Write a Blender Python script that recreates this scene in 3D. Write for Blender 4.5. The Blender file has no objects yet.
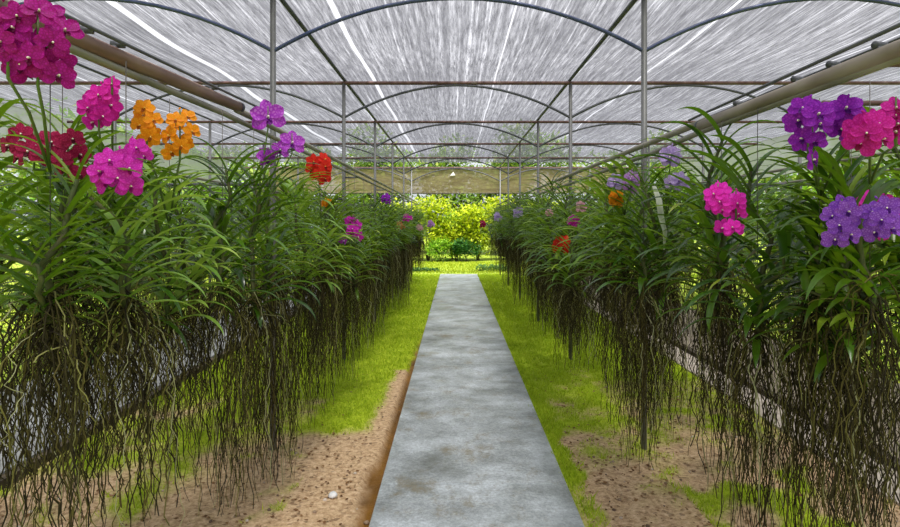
import bpy, math, random
import numpy as np
from mathutils import Vector, Matrix, Quaternion, noise

R = random.Random(11)
PI = math.pi
scene = bpy.context.scene
COL = scene.collection
EYE = 1.6
F = 600.0

def P(px, py, Y):
    """point of the place seen at pixel px,py at a distance Y"""
    return Vector(((px - 455) / F * Y, Y, EYE - (py - 222) / F * Y))

# ------------------------------------------------------------------ materials
def new_mat(name):
    m = bpy.data.materials.new(name); m.use_nodes = True
    nt = m.node_tree; nt.nodes.clear()
    out = nt.nodes.new('ShaderNodeOutputMaterial')
    return m, nt, out

def N(nt, t, **kw):
    n = nt.nodes.new(t)
    for k, v in kw.items():
        if k in n.inputs: n.inputs[k].default_value = v
        else: setattr(n, k, v)
    return n

def ramp(nt, fac, stops, interp='LINEAR'):
    r = nt.nodes.new('ShaderNodeValToRGB'); r.color_ramp.interpolation = interp
    e = r.color_ramp.elements
    while len(e) < len(stops): e.new(0.5)
    for el, (p, c) in zip(e, stops):
        el.position = p; el.color = (*c, 1) if len(c) == 3 else c
    if fac is not None: nt.links.new(fac, r.inputs['Fac'])
    return r

def coords(nt, scale=(1, 1, 1), kind='Object'):
    tc = N(nt, 'ShaderNodeTexCoord'); mp = N(nt, 'ShaderNodeMapping')
    mp.inputs['Scale'].default_value = scale
    nt.links.new(tc.outputs[kind], mp.inputs['Vector'])
    return mp.outputs['Vector']

def mottled(name, stops, scale=8, rough=0.6, detail=4, aniso=(1, 1, 1), bump=0.0, spec=0.4, metal=0.0, kind='Object'):
    m, nt, out = new_mat(name); L = nt.links.new
    n = N(nt, 'ShaderNodeTexNoise', Scale=scale, Detail=detail)
    L(coords(nt, aniso, kind), n.inputs['Vector'])
    r = ramp(nt, n.outputs['Fac'], stops)
    b = N(nt, 'ShaderNodeBsdfPrincipled', Roughness=rough, Metallic=metal)
    b.inputs['Specular IOR Level'].default_value = spec
    L(r.outputs['Color'], b.inputs['Base Color'])
    if bump:
        bp = N(nt, 'ShaderNodeBump', Strength=bump, Distance=0.02)
        L(n.outputs['Fac'], bp.inputs['Height']); L(bp.outputs['Normal'], b.inputs['Normal'])
    L(b.outputs[0], out.inputs['Surface'])
    return m

def leafy(name, stops, trans_col, trans=0.3, rough=0.4, spec=0.5, noise_scale=0):
    """strap leaves: each leaf its own tint, light passing through"""
    m, nt, out = new_mat(name); L = nt.links.new
    g = N(nt, 'ShaderNodeNewGeometry')
    r = ramp(nt, g.outputs['Random Per Island'], stops)
    b = N(nt, 'ShaderNodeBsdfPrincipled', Roughness=rough)
    b.inputs['Specular IOR Level'].default_value = spec
    t = N(nt, 'ShaderNodeBsdfTranslucent'); t.inputs['Color'].default_value = (*trans_col, 1)
    mx = N(nt, 'ShaderNodeMixShader', Fac=trans)
    L(r.outputs['Color'], b.inputs['Base Color'])
    L(b.outputs[0], mx.inputs[1]); L(t.outputs[0], mx.inputs[2]); L(mx.outputs[0], out.inputs['Surface'])
    return m

def petal_mat(name, c, dark, light=None):
    m, nt, out = new_mat(name); L = nt.links.new
    v = N(nt, 'ShaderNodeTexVoronoi', Scale=11.0, feature='DISTANCE_TO_EDGE')
    L(coords(nt), v.inputs['Vector'])
    light = light or c
    r = ramp(nt, v.outputs['Distance'], [(0.0, tuple((a + b) / 2 for a, b in zip(dark, c))), (0.05, c), (0.35, light)])
    b = N(nt, 'ShaderNodeBsdfPrincipled', Roughness=0.55)
    b.inputs['Specular IOR Level'].default_value = 0.25
    t = N(nt, 'ShaderNodeBsdfTranslucent')
    L(r.outputs['Color'], b.inputs['Base Color']); L(r.outputs['Color'], t.inputs['Color'])
    mx = N(nt, 'ShaderNodeMixShader', Fac=0.35)
    L(b.outputs[0], mx.inputs[1]); L(t.outputs[0], mx.inputs[2]); L(mx.outputs[0], out.inputs['Surface'])
    return m

def plain(name, c, rough=0.6, metal=0.0):
    return mottled(name, [(0.3, tuple(x * 0.8 for x in c)), (0.7, tuple(min(1, x * 1.15) for x in c))], scale=30, rough=rough, metal=metal)

M = {}
M['leaf_deep'] = leafy('leaf_deep', [(0.0, (0.005, 0.022, 0.002)), (0.5, (0.018, 0.064, 0.005)), (0.9, (0.08, 0.18, 0.012)), (1.0, (0.28, 0.32, 0.03))], (0.19, 0.38, 0.012), 0.22, 0.25, 0.6)
M['leaf_mid'] = leafy('leaf_mid', [(0.0, (0.014, 0.052, 0.004)), (0.6, (0.052, 0.14, 0.008)), (1.0, (0.26, 0.36, 0.03))], (0.28, 0.48, 0.015), 0.28, 0.30, 0.5)
M['leaf_pale'] = leafy('leaf_pale', [(0.0, (0.09, 0.22, 0.025)), (0.6, (0.20, 0.36, 0.05)), (1.0, (0.40, 0.50, 0.11))], (0.35, 0.52, 0.05), 0.3, 0.36, 0.5)
M['root'] = leafy('root', [(0.0, (0.016, 0.012, 0.006)), (0.45, (0.032, 0.026, 0.009)), (0.70, (0.085, 0.070, 0.018)), (0.90, (0.19, 0.18, 0.045)), (1.0, (0.36, 0.36, 0.20))], (0.2, 0.15, 0.05), 0.02, 0.8, 0.2)
M['stem'] = mottled('stem', [(0.3, (0.035, 0.06, 0.012)), (0.7, (0.08, 0.075, 0.025))], 25, 0.7)
M['spike'] = mottled('spike', [(0.3, (0.07, 0.14, 0.03)), (0.7, (0.13, 0.18, 0.05))], 25, 0.5)
M['wire'] = plain('wire', (0.10, 0.09, 0.08), 0.5, 0.6)
M['galv'] = mottled('galvanised', [(0.3, (0.10, 0.10, 0.10)), (0.7, (0.22, 0.22, 0.225))], 12, 0.5, metal=0.35, aniso=(1, 1, .3))
M['rust'] = mottled('rusty_pipe', [(0.3, (0.085, 0.038, 0.034)), (0.55, (0.14, 0.075, 0.07)), (0.75, (0.22, 0.17, 0.16))], 7, 0.6, metal=0.1, bump=0.1)
M['darkpipe'] = mottled('dark_pipe', [(0.3, (0.055, 0.06, 0.075)), (0.7, (0.11, 0.11, 0.13))], 6, 0.5, metal=0.2)
M['bluepipe'] = mottled('blue_arch', [(0.3, (0.035, 0.05, 0.13)), (0.7, (0.075, 0.09, 0.17))], 6, 0.45, metal=0.2)
M['thick_l'] = mottled('weathered_brown_pipe', [(0.3, (0.16, 0.085, 0.07)), (0.6, (0.27, 0.17, 0.14)), (0.8, (0.38, 0.29, 0.25))], 9, 0.5, metal=0.15, aniso=(1, .4, 1))
M['thick_r'] = mottled('weathered_grey_pipe', [(0.3, (0.20, 0.16, 0.13)), (0.6, (0.34, 0.29, 0.25)), (0.8, (0.44, 0.40, 0.36))], 9, 0.5, metal=0.15, aniso=(1, .4, 1))
M['rail'] = mottled('thin_rail', [(0.3, (0.17, 0.16, 0.13)), (0.7, (0.36, 0.34, 0.29))], 9, 0.5, metal=0.25, aniso=(1, .3, 1))
M['bore'] = plain('pipe_bore', (0.02, 0.015, 0.012), 0.9)

# ---- shade net: black woven strips with light between
def net_material():
    m, nt, out = new_mat('shade_net'); L = nt.links.new
    a = N(nt, 'ShaderNodeTexNoise', Scale=1.0, Detail=6, Roughness=0.75); L(coords(nt, (27, 0.10, 1)), a.inputs['Vector'])
    b = N(nt, 'ShaderNodeTexNoise', Scale=1.0, Detail=3, Roughness=0.8); L(coords(nt, (46, 3.0, 1)), b.inputs['Vector'])
    c = N(nt, 'ShaderNodeTexNoise', Scale=0.55, Detail=3); L(coords(nt, (1, 1, 1)), c.inputs['Vector'])
    ra = ramp(nt, a.outputs['Fac'], [(0.30, (0.10,) * 3), (0.46, (0.30,) * 3), (0.57, (0.48,) * 3), (0.66, (1.1,) * 3)])
    rb = ramp(nt, b.outputs['Fac'], [(0.34, (0.15,) * 3), (0.50, (0.80,) * 3), (0.68, (1.5,) * 3)])
    rc = ramp(nt, c.outputs['Fac'], [(0.38, (0.78,) * 3), (0.62, (1.12,) * 3)])
    m1 = N(nt, 'ShaderNodeMath', operation='MULTIPLY'); m2 = N(nt, 'ShaderNodeMath', operation='MULTIPLY', use_clamp=True)
    L(ra.outputs[0], m1.inputs[0]); L(rb.outputs[0], m1.inputs[1]); L(m1.outputs[0], m2.inputs[0]); L(rc.outputs[0], m2.inputs[1])
    tr = N(nt, 'ShaderNodeBsdfTransparent')
    d = N(nt, 'ShaderNodeBsdfDiffuse'); d.inputs['Color'].default_value = (0.13, 0.13, 0.15, 1)
    tl = N(nt, 'ShaderNodeBsdfTranslucent'); tl.inputs['Color'].default_value = (0.085, 0.085, 0.10, 1)
    mx = N(nt, 'ShaderNodeMixShader', Fac=0.6); L(d.outputs[0], mx.inputs[1]); L(tl.outputs[0], mx.inputs[2])
    m3 = N(nt, 'ShaderNodeMixShader'); L(m2.outputs[0], m3.inputs[0]); L(mx.outputs[0], m3.inputs[1]); L(tr.outputs[0], m3.inputs[2])
    L(m3.outputs[0], out.inputs['Surface'])
    return m
M['net'] = net_material()

def curtain_material():
    m, nt, out = new_mat('brown_net'); L = nt.links.new
    a = N(nt, 'ShaderNodeTexNoise', Scale=1.0, Detail=5, Roughness=0.7); L(coords(nt, (2.0, 2.0, 16)), a.inputs['Vector'])
    r = ramp(nt, a.outputs['Fac'], [(0.35, (0.17, 0.13, 0.07)), (0.65, (0.36, 0.29, 0.17))])
    f = ramp(nt, a.outputs['Fac'], [(0.35, (0.12,) * 3), (0.75, (0.34,) * 3)])
    tr = N(nt, 'ShaderNodeBsdfTransparent')
    d = N(nt, 'ShaderNodeBsdfDiffuse'); tl = N(nt, 'ShaderNodeBsdfTranslucent')
    L(r.outputs[0], d.inputs[0]); L(r.outputs[0], tl.inputs[0])
    mx = N(nt, 'ShaderNodeMixShader', Fac=0.5); L(d.outputs[0], mx.inputs[1]); L(tl.outputs[0], mx.inputs[2])
    m3 = N(nt, 'ShaderNodeMixShader'); L(f.outputs[0], m3.inputs[0]); L(mx.outputs[0], m3.inputs[1]); L(tr.outputs[0], m3.inputs[2])
    L(m3.outputs[0], out.inputs['Surface'])
    return m
M['curtain'] = curtain_material()
def side_net():
    m, nt, out = new_mat('grey_side_net'); L = nt.links.new
    a = N(nt, 'ShaderNodeTexNoise', Scale=1.0, Detail=5, Roughness=0.7); L(coords(nt, (2.0, 1.0, 14)), a.inputs['Vector'])
    f = ramp(nt, a.outputs['Fac'], [(0.35, (0.04,) * 3), (0.70, (0.22,) * 3)])
    tr = N(nt, 'ShaderNodeBsdfTransparent')
    d = N(nt, 'ShaderNodeBsdfDiffuse'); tl = N(nt, 'ShaderNodeBsdfTranslucent')
    d.inputs[0].default_value = (0.35, 0.35, 0.37, 1); tl.inputs[0].default_value = (0.5, 0.5, 0.53, 1)
    mx = N(nt, 'ShaderNodeMixShader', Fac=0.6); L(d.outputs[0], mx.inputs[1]); L(tl.outputs[0], mx.inputs[2])
    m3 = N(nt, 'ShaderNodeMixShader'); L(f.outputs[0], m3.inputs[0]); L(mx.outputs[0], m3.inputs[1]); L(tr.outputs[0], m3.inputs[2])
    L(m3.outputs[0], out.inputs['Surface'])
    return m
M['sidenet'] = side_net()

def ground_material():
    m, nt, out = new_mat('ground'); L = nt.links.new
    at = N(nt, 'ShaderNodeAttribute', attribute_name='turf')
    mud = N(nt, 'ShaderNodeAttribute', attribute_name='mud')
    v = coords(nt)
    n1 = N(nt, 'ShaderNodeTexNoise', Scale=28, Detail=8, Roughness=0.8); L(v, n1.inputs['Vector'])
    n2 = N(nt, 'ShaderNodeTexNoise', Scale=3.0, Detail=4); L(v, n2.inputs['Vector'])
    n3 = N(nt, 'ShaderNodeTexVoronoi', Scale=42.0); L(v, n3.inputs['Vector'])
    dirt = ramp(nt, n1.outputs['Fac'], [(0.28, (0.16, 0.09, 0.04)), (0.43, (0.44, 0.28, 0.155)), (0.56, (0.66, 0.47, 0.29)), (0.75, (0.85, 0.68, 0.50))])
    speck = ramp(nt, n3.outputs['Color'], [(0.12, (0.12, 0.06, 0.03)), (0.22, (1, 1, 1))])
    dm = N(nt, 'ShaderNodeMix', data_type='RGBA', blend_type='MULTIPLY'); dm.inputs['Factor'].default_value = 0.5
    L(dirt.outputs[0], dm.inputs['A']); L(speck.outputs[0], dm.inputs['B'])
    moss = ramp(nt, n1.outputs['Fac'], [(0.3, (0.16, 0.23, 0.006)), (0.5, (0.38, 0.50, 0.018)), (0.72, (0.60, 0.64, 0.04))])
    mx = N(nt, 'ShaderNodeMix', data_type='RGBA'); L(at.outputs['Fac'], mx.inputs['Factor'])
    L(dm.outputs['Result'], mx.inputs['A']); L(moss.outputs[0], mx.inputs['B'])
    mc = ramp(nt, n2.outputs['Fac'], [(0.35, (0.09, 0.038, 0.005)), (0.65, (0.26, 0.12, 0.018))])
    mx2 = N(nt, 'ShaderNodeMix', data_type='RGBA'); L(mud.outputs['Fac'], mx2.inputs['Factor'])
    L(mx.outputs['Result'], mx2.inputs['A']); L(mc.outputs[0], mx2.inputs['B'])
    b = N(nt, 'ShaderNodeBsdfPrincipled', Roughness=0.85); b.inputs['Specular IOR Level'].default_value = 0.25
    L(mx2.outputs['Result'], b.inputs['Base Color'])
    ro = N(nt, 'ShaderNodeMapRange'); ro.inputs['To Min'].default_value = 0.85; ro.inputs['To Max'].default_value = 0.35
    L(mud.outputs['Fac'], ro.inputs['Value']); L(ro.outputs[0], b.inputs['Roughness'])
    bp = N(nt, 'ShaderNodeBump', Strength=0.6, Distance=0.02); L(n1.outputs['Fac'], bp.inputs['Height']); L(bp.outputs[0], b.inputs['Normal'])
    L(b.outputs[0], out.inputs['Surface'])
    return m
M['ground'] = ground_material()

def path_material():
    m, nt, out = new_mat('wet_concrete'); L = nt.links.new
    v = coords(nt)
    n1 = N(nt, 'ShaderNodeTexNoise', Scale=2.2, Detail=7, Roughness=0.7); L(v, n1.inputs['Vector'])
    n2 = N(nt, 'ShaderNodeTexNoise', Scale=55, Detail=4, Roughness=0.8); L(v, n2.inputs['Vector'])
    n3 = N(nt, 'ShaderNodeTexNoise', Scale=1.0, Detail=5, Roughness=0.65); L(coords(nt, (1.2, 6, 1)), n3.inputs['Vector'])
    n4 = N(nt, 'ShaderNodeTexNoise', Scale=1.9, Detail=9, Roughness=0.82); L(coords(nt, (1.3, 1, 1)), n4.inputs['Vector'])
    c1 = ramp(nt, n1.outputs['Fac'], [(0.32, (0.16, 0.175, 0.165)), (0.47, (0.32, 0.35, 0.365)), (0.66, (0.54, 0.585, 0.63))])  # concrete tones with the sky's bluish cast mixed into the colour
    c2 = ramp(nt, n2.outputs['Fac'], [(0.3, (0.60,) * 3), (0.7, (1.22,) * 3)])
    c3 = ramp(nt, n3.outputs['Fac'], [(0.35, (0.88,) * 3), (0.6, (1.05,) * 3)])
    a = N(nt, 'ShaderNodeMix', data_type='RGBA', blend_type='MULTIPLY'); a.inputs['Factor'].default_value = 1
    L(c1.outputs[0], a.inputs['A']); L(c2.outputs[0], a.inputs['B'])
    a2 = N(nt, 'ShaderNodeMix', data_type='RGBA', blend_type='MULTIPLY'); a2.inputs['Factor'].default_value = 1
    L(a.outputs['Result'], a2.inputs['A']); L(c3.outputs[0], a2.inputs['B'])
    st = ramp(nt, n4.outputs['Fac'], [(0.53, (0,) * 3), (0.64, (0.8,) * 3)])
    a3 = N(nt, 'ShaderNodeMix', data_type='RGBA'); a3.inputs['B'].default_value = (0.19, 0.155, 0.085, 1)
    L(st.outputs[0], a3.inputs['Factor']); L(a2.outputs['Result'], a3.inputs['A'])
    b = N(nt, 'ShaderNodeBsdfPrincipled'); b.inputs['Specular IOR Level'].default_value = 0.65
    L(a3.outputs['Result'], b.inputs['Base Color'])
    rr = ramp(nt, n3.outputs['Fac'], [(0.35, (0.30,) * 3), (0.65, (0.55,) * 3)]); L(rr.outputs[0], b.inputs['Roughness'])
    bp = N(nt, 'ShaderNodeBump', Strength=0.35, Distance=0.008); L(n2.outputs['Fac'], bp.inputs['Height']); L(bp.outputs[0], b.inputs['Normal'])
    L(b.outputs[0], out.inputs['Surface'])
    return m
M['path'] = path_material()
M['slab_grey'] = mottled('side_slab_grey', [(0.3, (0.15, 0.15, 0.15)), (0.7, (0.33, 0.335, 0.345))], 5, 0.55, detail=7, bump=0.2)
M['slab_buff'] = mottled('side_slab_buff', [(0.3, (0.12, 0.095, 0.07)), (0.7, (0.27, 0.22, 0.165))], 5, 0.6, detail=7, bump=0.2)
M['kerb_shadow'] = mottled('shadowed_kerb', [(0.3, (0.035, 0.027, 0.018)), (0.7, (0.10, 0.075, 0.045))], 9, 0.8, bump=0.3)  # kerb strip; side shadow of the raised path edge painted into its dark tone
M['sand'] = mottled('sand', [(0.3, (0.30, 0.25, 0.20)), (0.7, (0.52, 0.46, 0.40))], 14, 0.9, detail=7, bump=0.3)
M['lawn'] = mottled('lawn', [(0.3, (0.17, 0.28, 0.012)), (0.7, (0.36, 0.42, 0.02))], 7, 0.9, detail=6)
M['grass'] = leafy('grass_blade', [(0.0, (0.17, 0.28, 0.010)), (0.6, (0.41, 0.55, 0.022)), (1.0, (0.64, 0.68, 0.06))], (0.48, 0.62, 0.03), 0.35, 0.6, 0.2)
M['lawnblade'] = leafy('lawn_blade', [(0.0, (0.16, 0.25, 0.006)), (1.0, (0.42, 0.46, 0.02))], (0.36, 0.44, 0.02), 0.3, 0.6, 0.2)
M['litter'] = leafy('litter', [(0.0, (0.10, 0.045, 0.02)), (0.6, (0.26, 0.14, 0.06)), (1.0, (0.50, 0.36, 0.22))], (0.2, 0.1, 0.03), 0.1, 0.8, 0.2)
M['pebble'] = leafy('pebble', [(0.0, (0.10, 0.06, 0.04)), (0.7, (0.34, 0.24, 0.16)), (1.0, (0.60, 0.52, 0.44))], (0, 0, 0), 0.0, 0.8, 0.3)
M['white_stone'] = mottled('white_stone', [(0.3, (0.50, 0.50, 0.50)), (0.7, (0.85, 0.85, 0.86))], 20, 0.7)
M['bush_yellow'] = leafy('bush_yellow', [(0.0, (0.12, 0.22, 0.010)), (0.5, (0.42, 0.52, 0.016)), (1.0, (0.70, 0.72, 0.03))], (0.58, 0.68, 0.02), 0.34, 0.55, 0.3)
M['bush_green'] = leafy('bush_green', [(0.0, (0.10, 0.26, 0.016)), (0.6, (0.24, 0.44, 0.03)), (1.0, (0.45, 0.60, 0.05))], (0.30, 0.55, 0.03), 0.35, 0.5, 0.35)
M['bush_dark'] = leafy('bush_dark', [(0.0, (0.018, 0.09, 0.016)), (0.6, (0.04, 0.16, 0.03)), (1.0, (0.12, 0.28, 0.05))], (0.08, 0.25, 0.03), 0.2, 0.45, 0.4)
M['tree'] = leafy('tree_leaf', [(0.0, (0.07, 0.15, 0.02)), (0.6, (0.18, 0.30, 0.035)), (1.0, (0.42, 0.46, 0.09))], (0.25, 0.40, 0.05), 0.3, 0.6, 0.3)
M['bark'] = mottled('bark', [(0.3, (0.06, 0.045, 0.03)), (0.7, (0.17, 0.13, 0.09))], 8, 0.9, bump=0.4)
M['dry'] = plain('dry_leaf', (0.55, 0.58, 0.52), 0.5)
M['mark'] = plain('white_patch', (0.80, 0.80, 0.78), 0.6)

# ------------------------------------------------------------------ mesh helpers
class MB:
    def __init__(s): s.v = []; s.f = []; s.mi = []
    def add(s, vs, fs, mi=0):
        o = len(s.v); s.v.extend([tuple(v) for v in vs])
        s.f.extend([tuple(i + o for i in f) for f in fs]); s.mi.extend([mi] * len(fs)); return s
    def tube(s, pts, r, sides=8, cap=True, mi=0):
        pts = [Vector(p) for p in pts]; n = len(pts)
        rs = r if isinstance(r, (list, tuple)) else [r] * n
        t0 = (pts[1] - pts[0]).normalized()
        ref = Vector((0, 0, 1)) if abs(t0.z) < 0.9 else Vector((1, 0, 0))
        u = t0.cross(ref).normalized(); vs = []; fs = []
        for i, p in enumerate(pts):
            t = (pts[min(i + 1, n - 1)] - pts[max(i - 1, 0)]).normalized()
            u = (u - t * u.dot(t))
            u = u.normalized() if u.length > 1e-6 else t.orthogonal().normalized()
            w = t.cross(u)
            for k in range(sides):
                a = 2 * PI * k / sides
                vs.append(p + (u * math.cos(a) + w * math.sin(a)) * rs[i])
        for i in range(n - 1):
            for k in range(sides):
                k2 = (k + 1) % sides
                fs.append((i * sides + k, i * sides + k2, (i + 1) * sides + k2, (i + 1) * sides + k))
        if cap:
            fs.append(tuple(range(sides))[::-1]); fs.append(tuple((n - 1) * sides + k for k in range(sides)))
        return s.add(vs, fs, mi)
    def box(s, a, b, mi=0):
        (x0, y0, z0), (x1, y1, z1) = a, b
        vs = [(x0, y0, z0), (x1, y0, z0), (x1, y1, z0), (x0, y1, z0), (x0, y0, z1), (x1, y0, z1), (x1, y1, z1), (x0, y1, z1)]
        return s.add(vs, [(0, 3, 2, 1), (4, 5, 6, 7), (0, 1, 5, 4), (1, 2, 6, 5), (2, 3, 7, 6), (3, 0, 4, 7)], mi)
    def mesh(s, name, mats, smooth=True):
        me = bpy.data.meshes.new(name)
        me.from_pydata(s.v, [], s.f)
        for m in (mats if isinstance(mats, (list, tuple)) else [mats]): me.materials.append(m)
        me.polygons.foreach_set('material_index', s.mi)
        if smooth: me.polygons.foreach_set('use_smooth', [True] * len(s.f))
        me.update(); return me
    def build(s, name, mats, parent=None, smooth=True):
        return link(name, s.mesh(name, mats, smooth), parent)

def link(name, me, parent=None, loc=None):
    o = bpy.data.objects.new(name, me); COL.objects.link(o)
    if parent is not None: o.parent = parent
    if loc is not None: o.location = loc
    return o

def empty(name, loc, rz=0.0):
    o = bpy.data.objects.new(name, None); COL.objects.link(o)
    o.location = loc; o.rotation_euler = (0, 0, rz); o.empty_display_size = 0.1
    return o

def mark(o, label=None, cat=None, group=None, kind=None):
    if label: o['label'] = label
    if cat: o['category'] = cat
    if group: o['group'] = group
    if kind: o['kind'] = kind
    return o

def fbm(x, y, s, o=3, seed=0.0):
    return noise.fractal(Vector((x * s, y * s, seed)), 1.0, 2.0, o)   # about -1..1

def sstep(a, b, x):
    t = max(0.0, min(1.0, (x - a) / (b - a))); return t * t * (3 - 2 * t)

ORD = ['first', 'second', 'third', 'fourth', 'fifth', 'sixth', 'seventh', 'eighth', 'ninth', 'tenth', 'eleventh', 'twelfth']

# ------------------------------------------------------------------ ground
PL, PR = -0.446, 0.671           # edges of the central path
def turf(x, y):
    n = fbm(x, y, 0.9, 4, 3.0); n2 = fbm(x, y, 3.5, 3, 9.0)
    if x < PL:
        if x > -1.15: g = sstep(-0.35, 0.35, (y - 4.55) * 1.7 + n * 0.5 + n2 * 0.5)
        else: g = sstep(-0.5, 0.7, (y - 4.3) * 0.6 + n * 1.3 + n2 * 0.6)
        if x < -.95: g = max(g, .85 * sstep(.05, .5, n2 * .7 + n * .7))
        if x > -0.75: g *= sstep(-0.60 + n2 * .05, -0.70 + n2 * .05, x) if y < 6.5 else 1
        return g
    g = sstep(-0.9, 0.9, (y - 4.7) * 0.75 + n * .7 + n2 * 1.0 + .5 * fbm(x, y, 11, 2, 6.0))
    if x < PR + 0.13 + .06 * n2: g = max(g, sstep(-0.2, 0.4, (y - 3.2) * 0.9 + n2 * 0.7))
    if x > 1.35 and y < 6: g = max(g * .6, sstep(.0, .6, n2 + n))
    return g

def mudf(x, y):
    if not (-0.75 < x < PL + .02): return 0.0
    w = 0.095 + 0.02 * fbm(x, y, 2.0, 2, 5.0) - 0.012 * max(0, y - 3)
    return sstep(PL - w - .012, PL - w + 0.005, x) * sstep(10.5, 7.0, y)

def gheight(x, y):
    return 0.012 * fbm(x, y, 4, 4, 1.0) - 0.045 * mudf(x, y) + 0.006 * turf(x, y)

def strip(name, x0, x1, y0, y1, step):
    nx = int((x1 - x0) / step) + 1; ny = int((y1 - y0) / (step * 1.5)) + 1
    vs = []; T = []; Md = []
    for j in range(ny + 1):
        y = y0 + (y1 - y0) * j / ny
        for i in range(nx + 1):
            x = x0 + (x1 - x0) * i / nx
            vs.append((x, y, gheight(x, y))); T.append(turf(x, y)); Md.append(mudf(x, y))
    fs = [(j * (nx + 1) + i, j * (nx + 1) + i + 1, (j + 1) * (nx + 1) + i + 1, (j + 1) * (nx + 1) + i) for j in range(ny) for i in range(nx)]
    mb = MB(); mb.add(vs, fs); o = mb.build(name, M['ground'])
    for nm, d in (('turf', T), ('mud', Md)):
        a = o.data.attributes.new(nm, 'FLOAT', 'POINT'); a.data.foreach_set('value', d)
    mark(o, kind='structure'); return o

strip('floor', -2.74, PL, 0.6, 18.3, 0.045)
strip('floor', PR, 2.50, 0.6, 18.3, 0.045)
MB().box((-60, -8, -0.4), (60, 90, -0.10)).build('floor', M['lawn'], smooth=False)['kind'] = 'structure'
o = MB().box((-14, 18.1, -0.2), (14, 26.5, 0.02)).build('floor', M['lawn'], smooth=False); o['kind'] = 'structure'

# the central path: slabs cast one after another, with fine joints
mb = MB(); ys = [0.4, 3.6, 6.6, 9.6, 12.6, 15.6, 18.15]
for a, b in zip(ys[:-1], ys[1:]):
    mb.box((PL, a + .004, -0.15), (PR, b - .004, 0.03))
mb.box((PL + .01, 0.4, -0.15), (PR - .01, 18.1, 0.02))
o = mb.build('floor', M['path'], smooth=False); mark(o, kind='structure')
bv = o.modifiers.new('b', 'BEVEL'); bv.width = 0.006; bv.segments = 2
# the narrow side paths
o = MB().box((-4.1, 0.4, -0.15), (-2.76, 18.1, 0.075)).build('floor', M['slab_grey'], smooth=False); o['kind'] = 'structure'
o = MB().box((-2.76, 0.4, -0.15), (-2.70, 18.1, 0.06)).build('trim_1', M['kerb_shadow'], smooth=False); o['kind'] = 'structure'
o = MB().box((2.86, 0.4, -0.15), (4.2, 18.1, 0.075)).build('floor', M['slab_buff'], smooth=False); o['kind'] = 'structure'
o = MB().box((2.80, 0.4, -0.15), (2.86, 18.1, 0.07)).build('trim_2', M['kerb_shadow'], smooth=False); o['kind'] = 'structure'
o = MB().box((2.49, 0.4, -0.15), (2.80, 18.1, 0.022)).build('floor', M['sand'], smooth=False); o['kind'] = 'structure'

# turf blades, litter and gravel
def np_tris(name, tri, mat, parent=None):
    n = len(tri); me = bpy.data.meshes.new(name)
    me.vertices.add(n * 3); me.vertices.foreach_set('co', np.asarray(tri, dtype=np.float32).ravel())
    me.loops.add(n * 3); me.loops.foreach_set('vertex_index', np.arange(n * 3, dtype=np.int32))
    me.polygons.add(n); me.polygons.foreach_set('loop_start', np.arange(0, n * 3, 3, dtype=np.int32))
    me.materials.append(mat); me.update(); me.validate()
    return link(name, me, parent)

tri = []
def blades(x0, x1, y0, y1, n, h, w, always=False):
    for _ in range(n):
        x = R.uniform(x0, x1); y = R.uniform(y0, y1)
        if not always:
            t = turf(x, y) * (1 - mudf(x, y))
            if t < R.uniform(0.10, 0.95): continue
            z = gheight(x, y)
        else: z = 0.02
        a = R.uniform(0, 2 * PI); hh = h * R.uniform(.5, 1.3) * (.55 + 1.1 * max(0, .5 + fbm(x, y, 7, 2, 12.0))); ln = R.uniform(.2, 1.1) * hh; b = R.uniform(0, 2 * PI)
        dx, dy = math.cos(a) * w, math.sin(a) * w
        tri.append(((x - dx, y - dy, z - .004), (x + dx, y + dy, z - .004), (x + math.cos(b) * ln, y + math.sin(b) * ln, z + hh)))
blades(-2.68, PL - .02, 2.6, 6, 42000, .022, .0035); blades(-2.68, PL - .01, 6, 10, 26000, .028, .005); blades(-2.68, PL, 10, 18.2, 22000, .035, .010)
blades(PR + .01, 2.48, 2.6, 6, 42000, .022, .0035); blades(PR + .01, 2.48, 6, 10, 26000, .028, .005); blades(PR, 2.48, 10, 18.2, 22000, .035, .010)
for y in np.arange(2.7, 11, .035):            # the taller fringe along the right path edge
    for _ in range(3):
        x = PR + .01 + abs(R.gauss(0, .05)); z = 0
        if R.random() > .45 + .5 * sstep(3, 4.5, y): continue
        for k in range(5):
            a = R.uniform(0, 2 * PI); b = R.uniform(0, 2 * PI); h = R.uniform(.02, .055)
            X = x + R.gauss(0, .015); Y = y + R.gauss(0, .015)
            tri.append(((X - math.cos(a) * .004, Y - math.sin(a) * .004, z), (X + math.cos(a) * .004, Y + math.sin(a) * .004, z), (X + math.cos(b) * h * .7, Y + math.sin(b) * h * .7, z + h)))
mark(np_tris('moss_turf', tri, M['grass']), 'short bright green mossy turf on both sides of the wet path', 'grass', kind='stuff')
tri = []; blades(-6, 6, 18.3, 23.5, 16000, .05, .016, True)
mark(np_tris('lawn_grass', tri, M['lawnblade']), 'sunlit yellow green lawn beyond the end of the path', 'grass', kind='stuff')

tri = []
for _ in range(5200):
    sd = R.random() < .5
    x = R.uniform(-2.6, PL - .13) if sd else R.uniform(PR + .03, 2.48); y = R.uniform(2.5, 6.5)
    if turf(x, y) > .6 and R.random() < .85: continue
    z = gheight(x, y) + R.uniform(.002, .012); s = R.uniform(.005, .017); a = R.uniform(0, 2 * PI); q = R.uniform(.35, .8)
    c, sn = math.cos(a) * s, math.sin(a) * s; tl = R.uniform(-.4, .4) * s
    A = (x - c, y - sn, z); B = (x - sn * q, y + c * q, z + tl); C_ = (x + c, y + sn, z + abs(tl)); D = (x + sn * q, y - c * q, z - tl)
    tri.append((A, B, C_)); tri.append((A, C_, D))
mark(np_tris('leaf_litter', tri, M['litter']), 'brown dry leaf bits strewn over the bare soil', 'leaf litter', kind='stuff')

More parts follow.
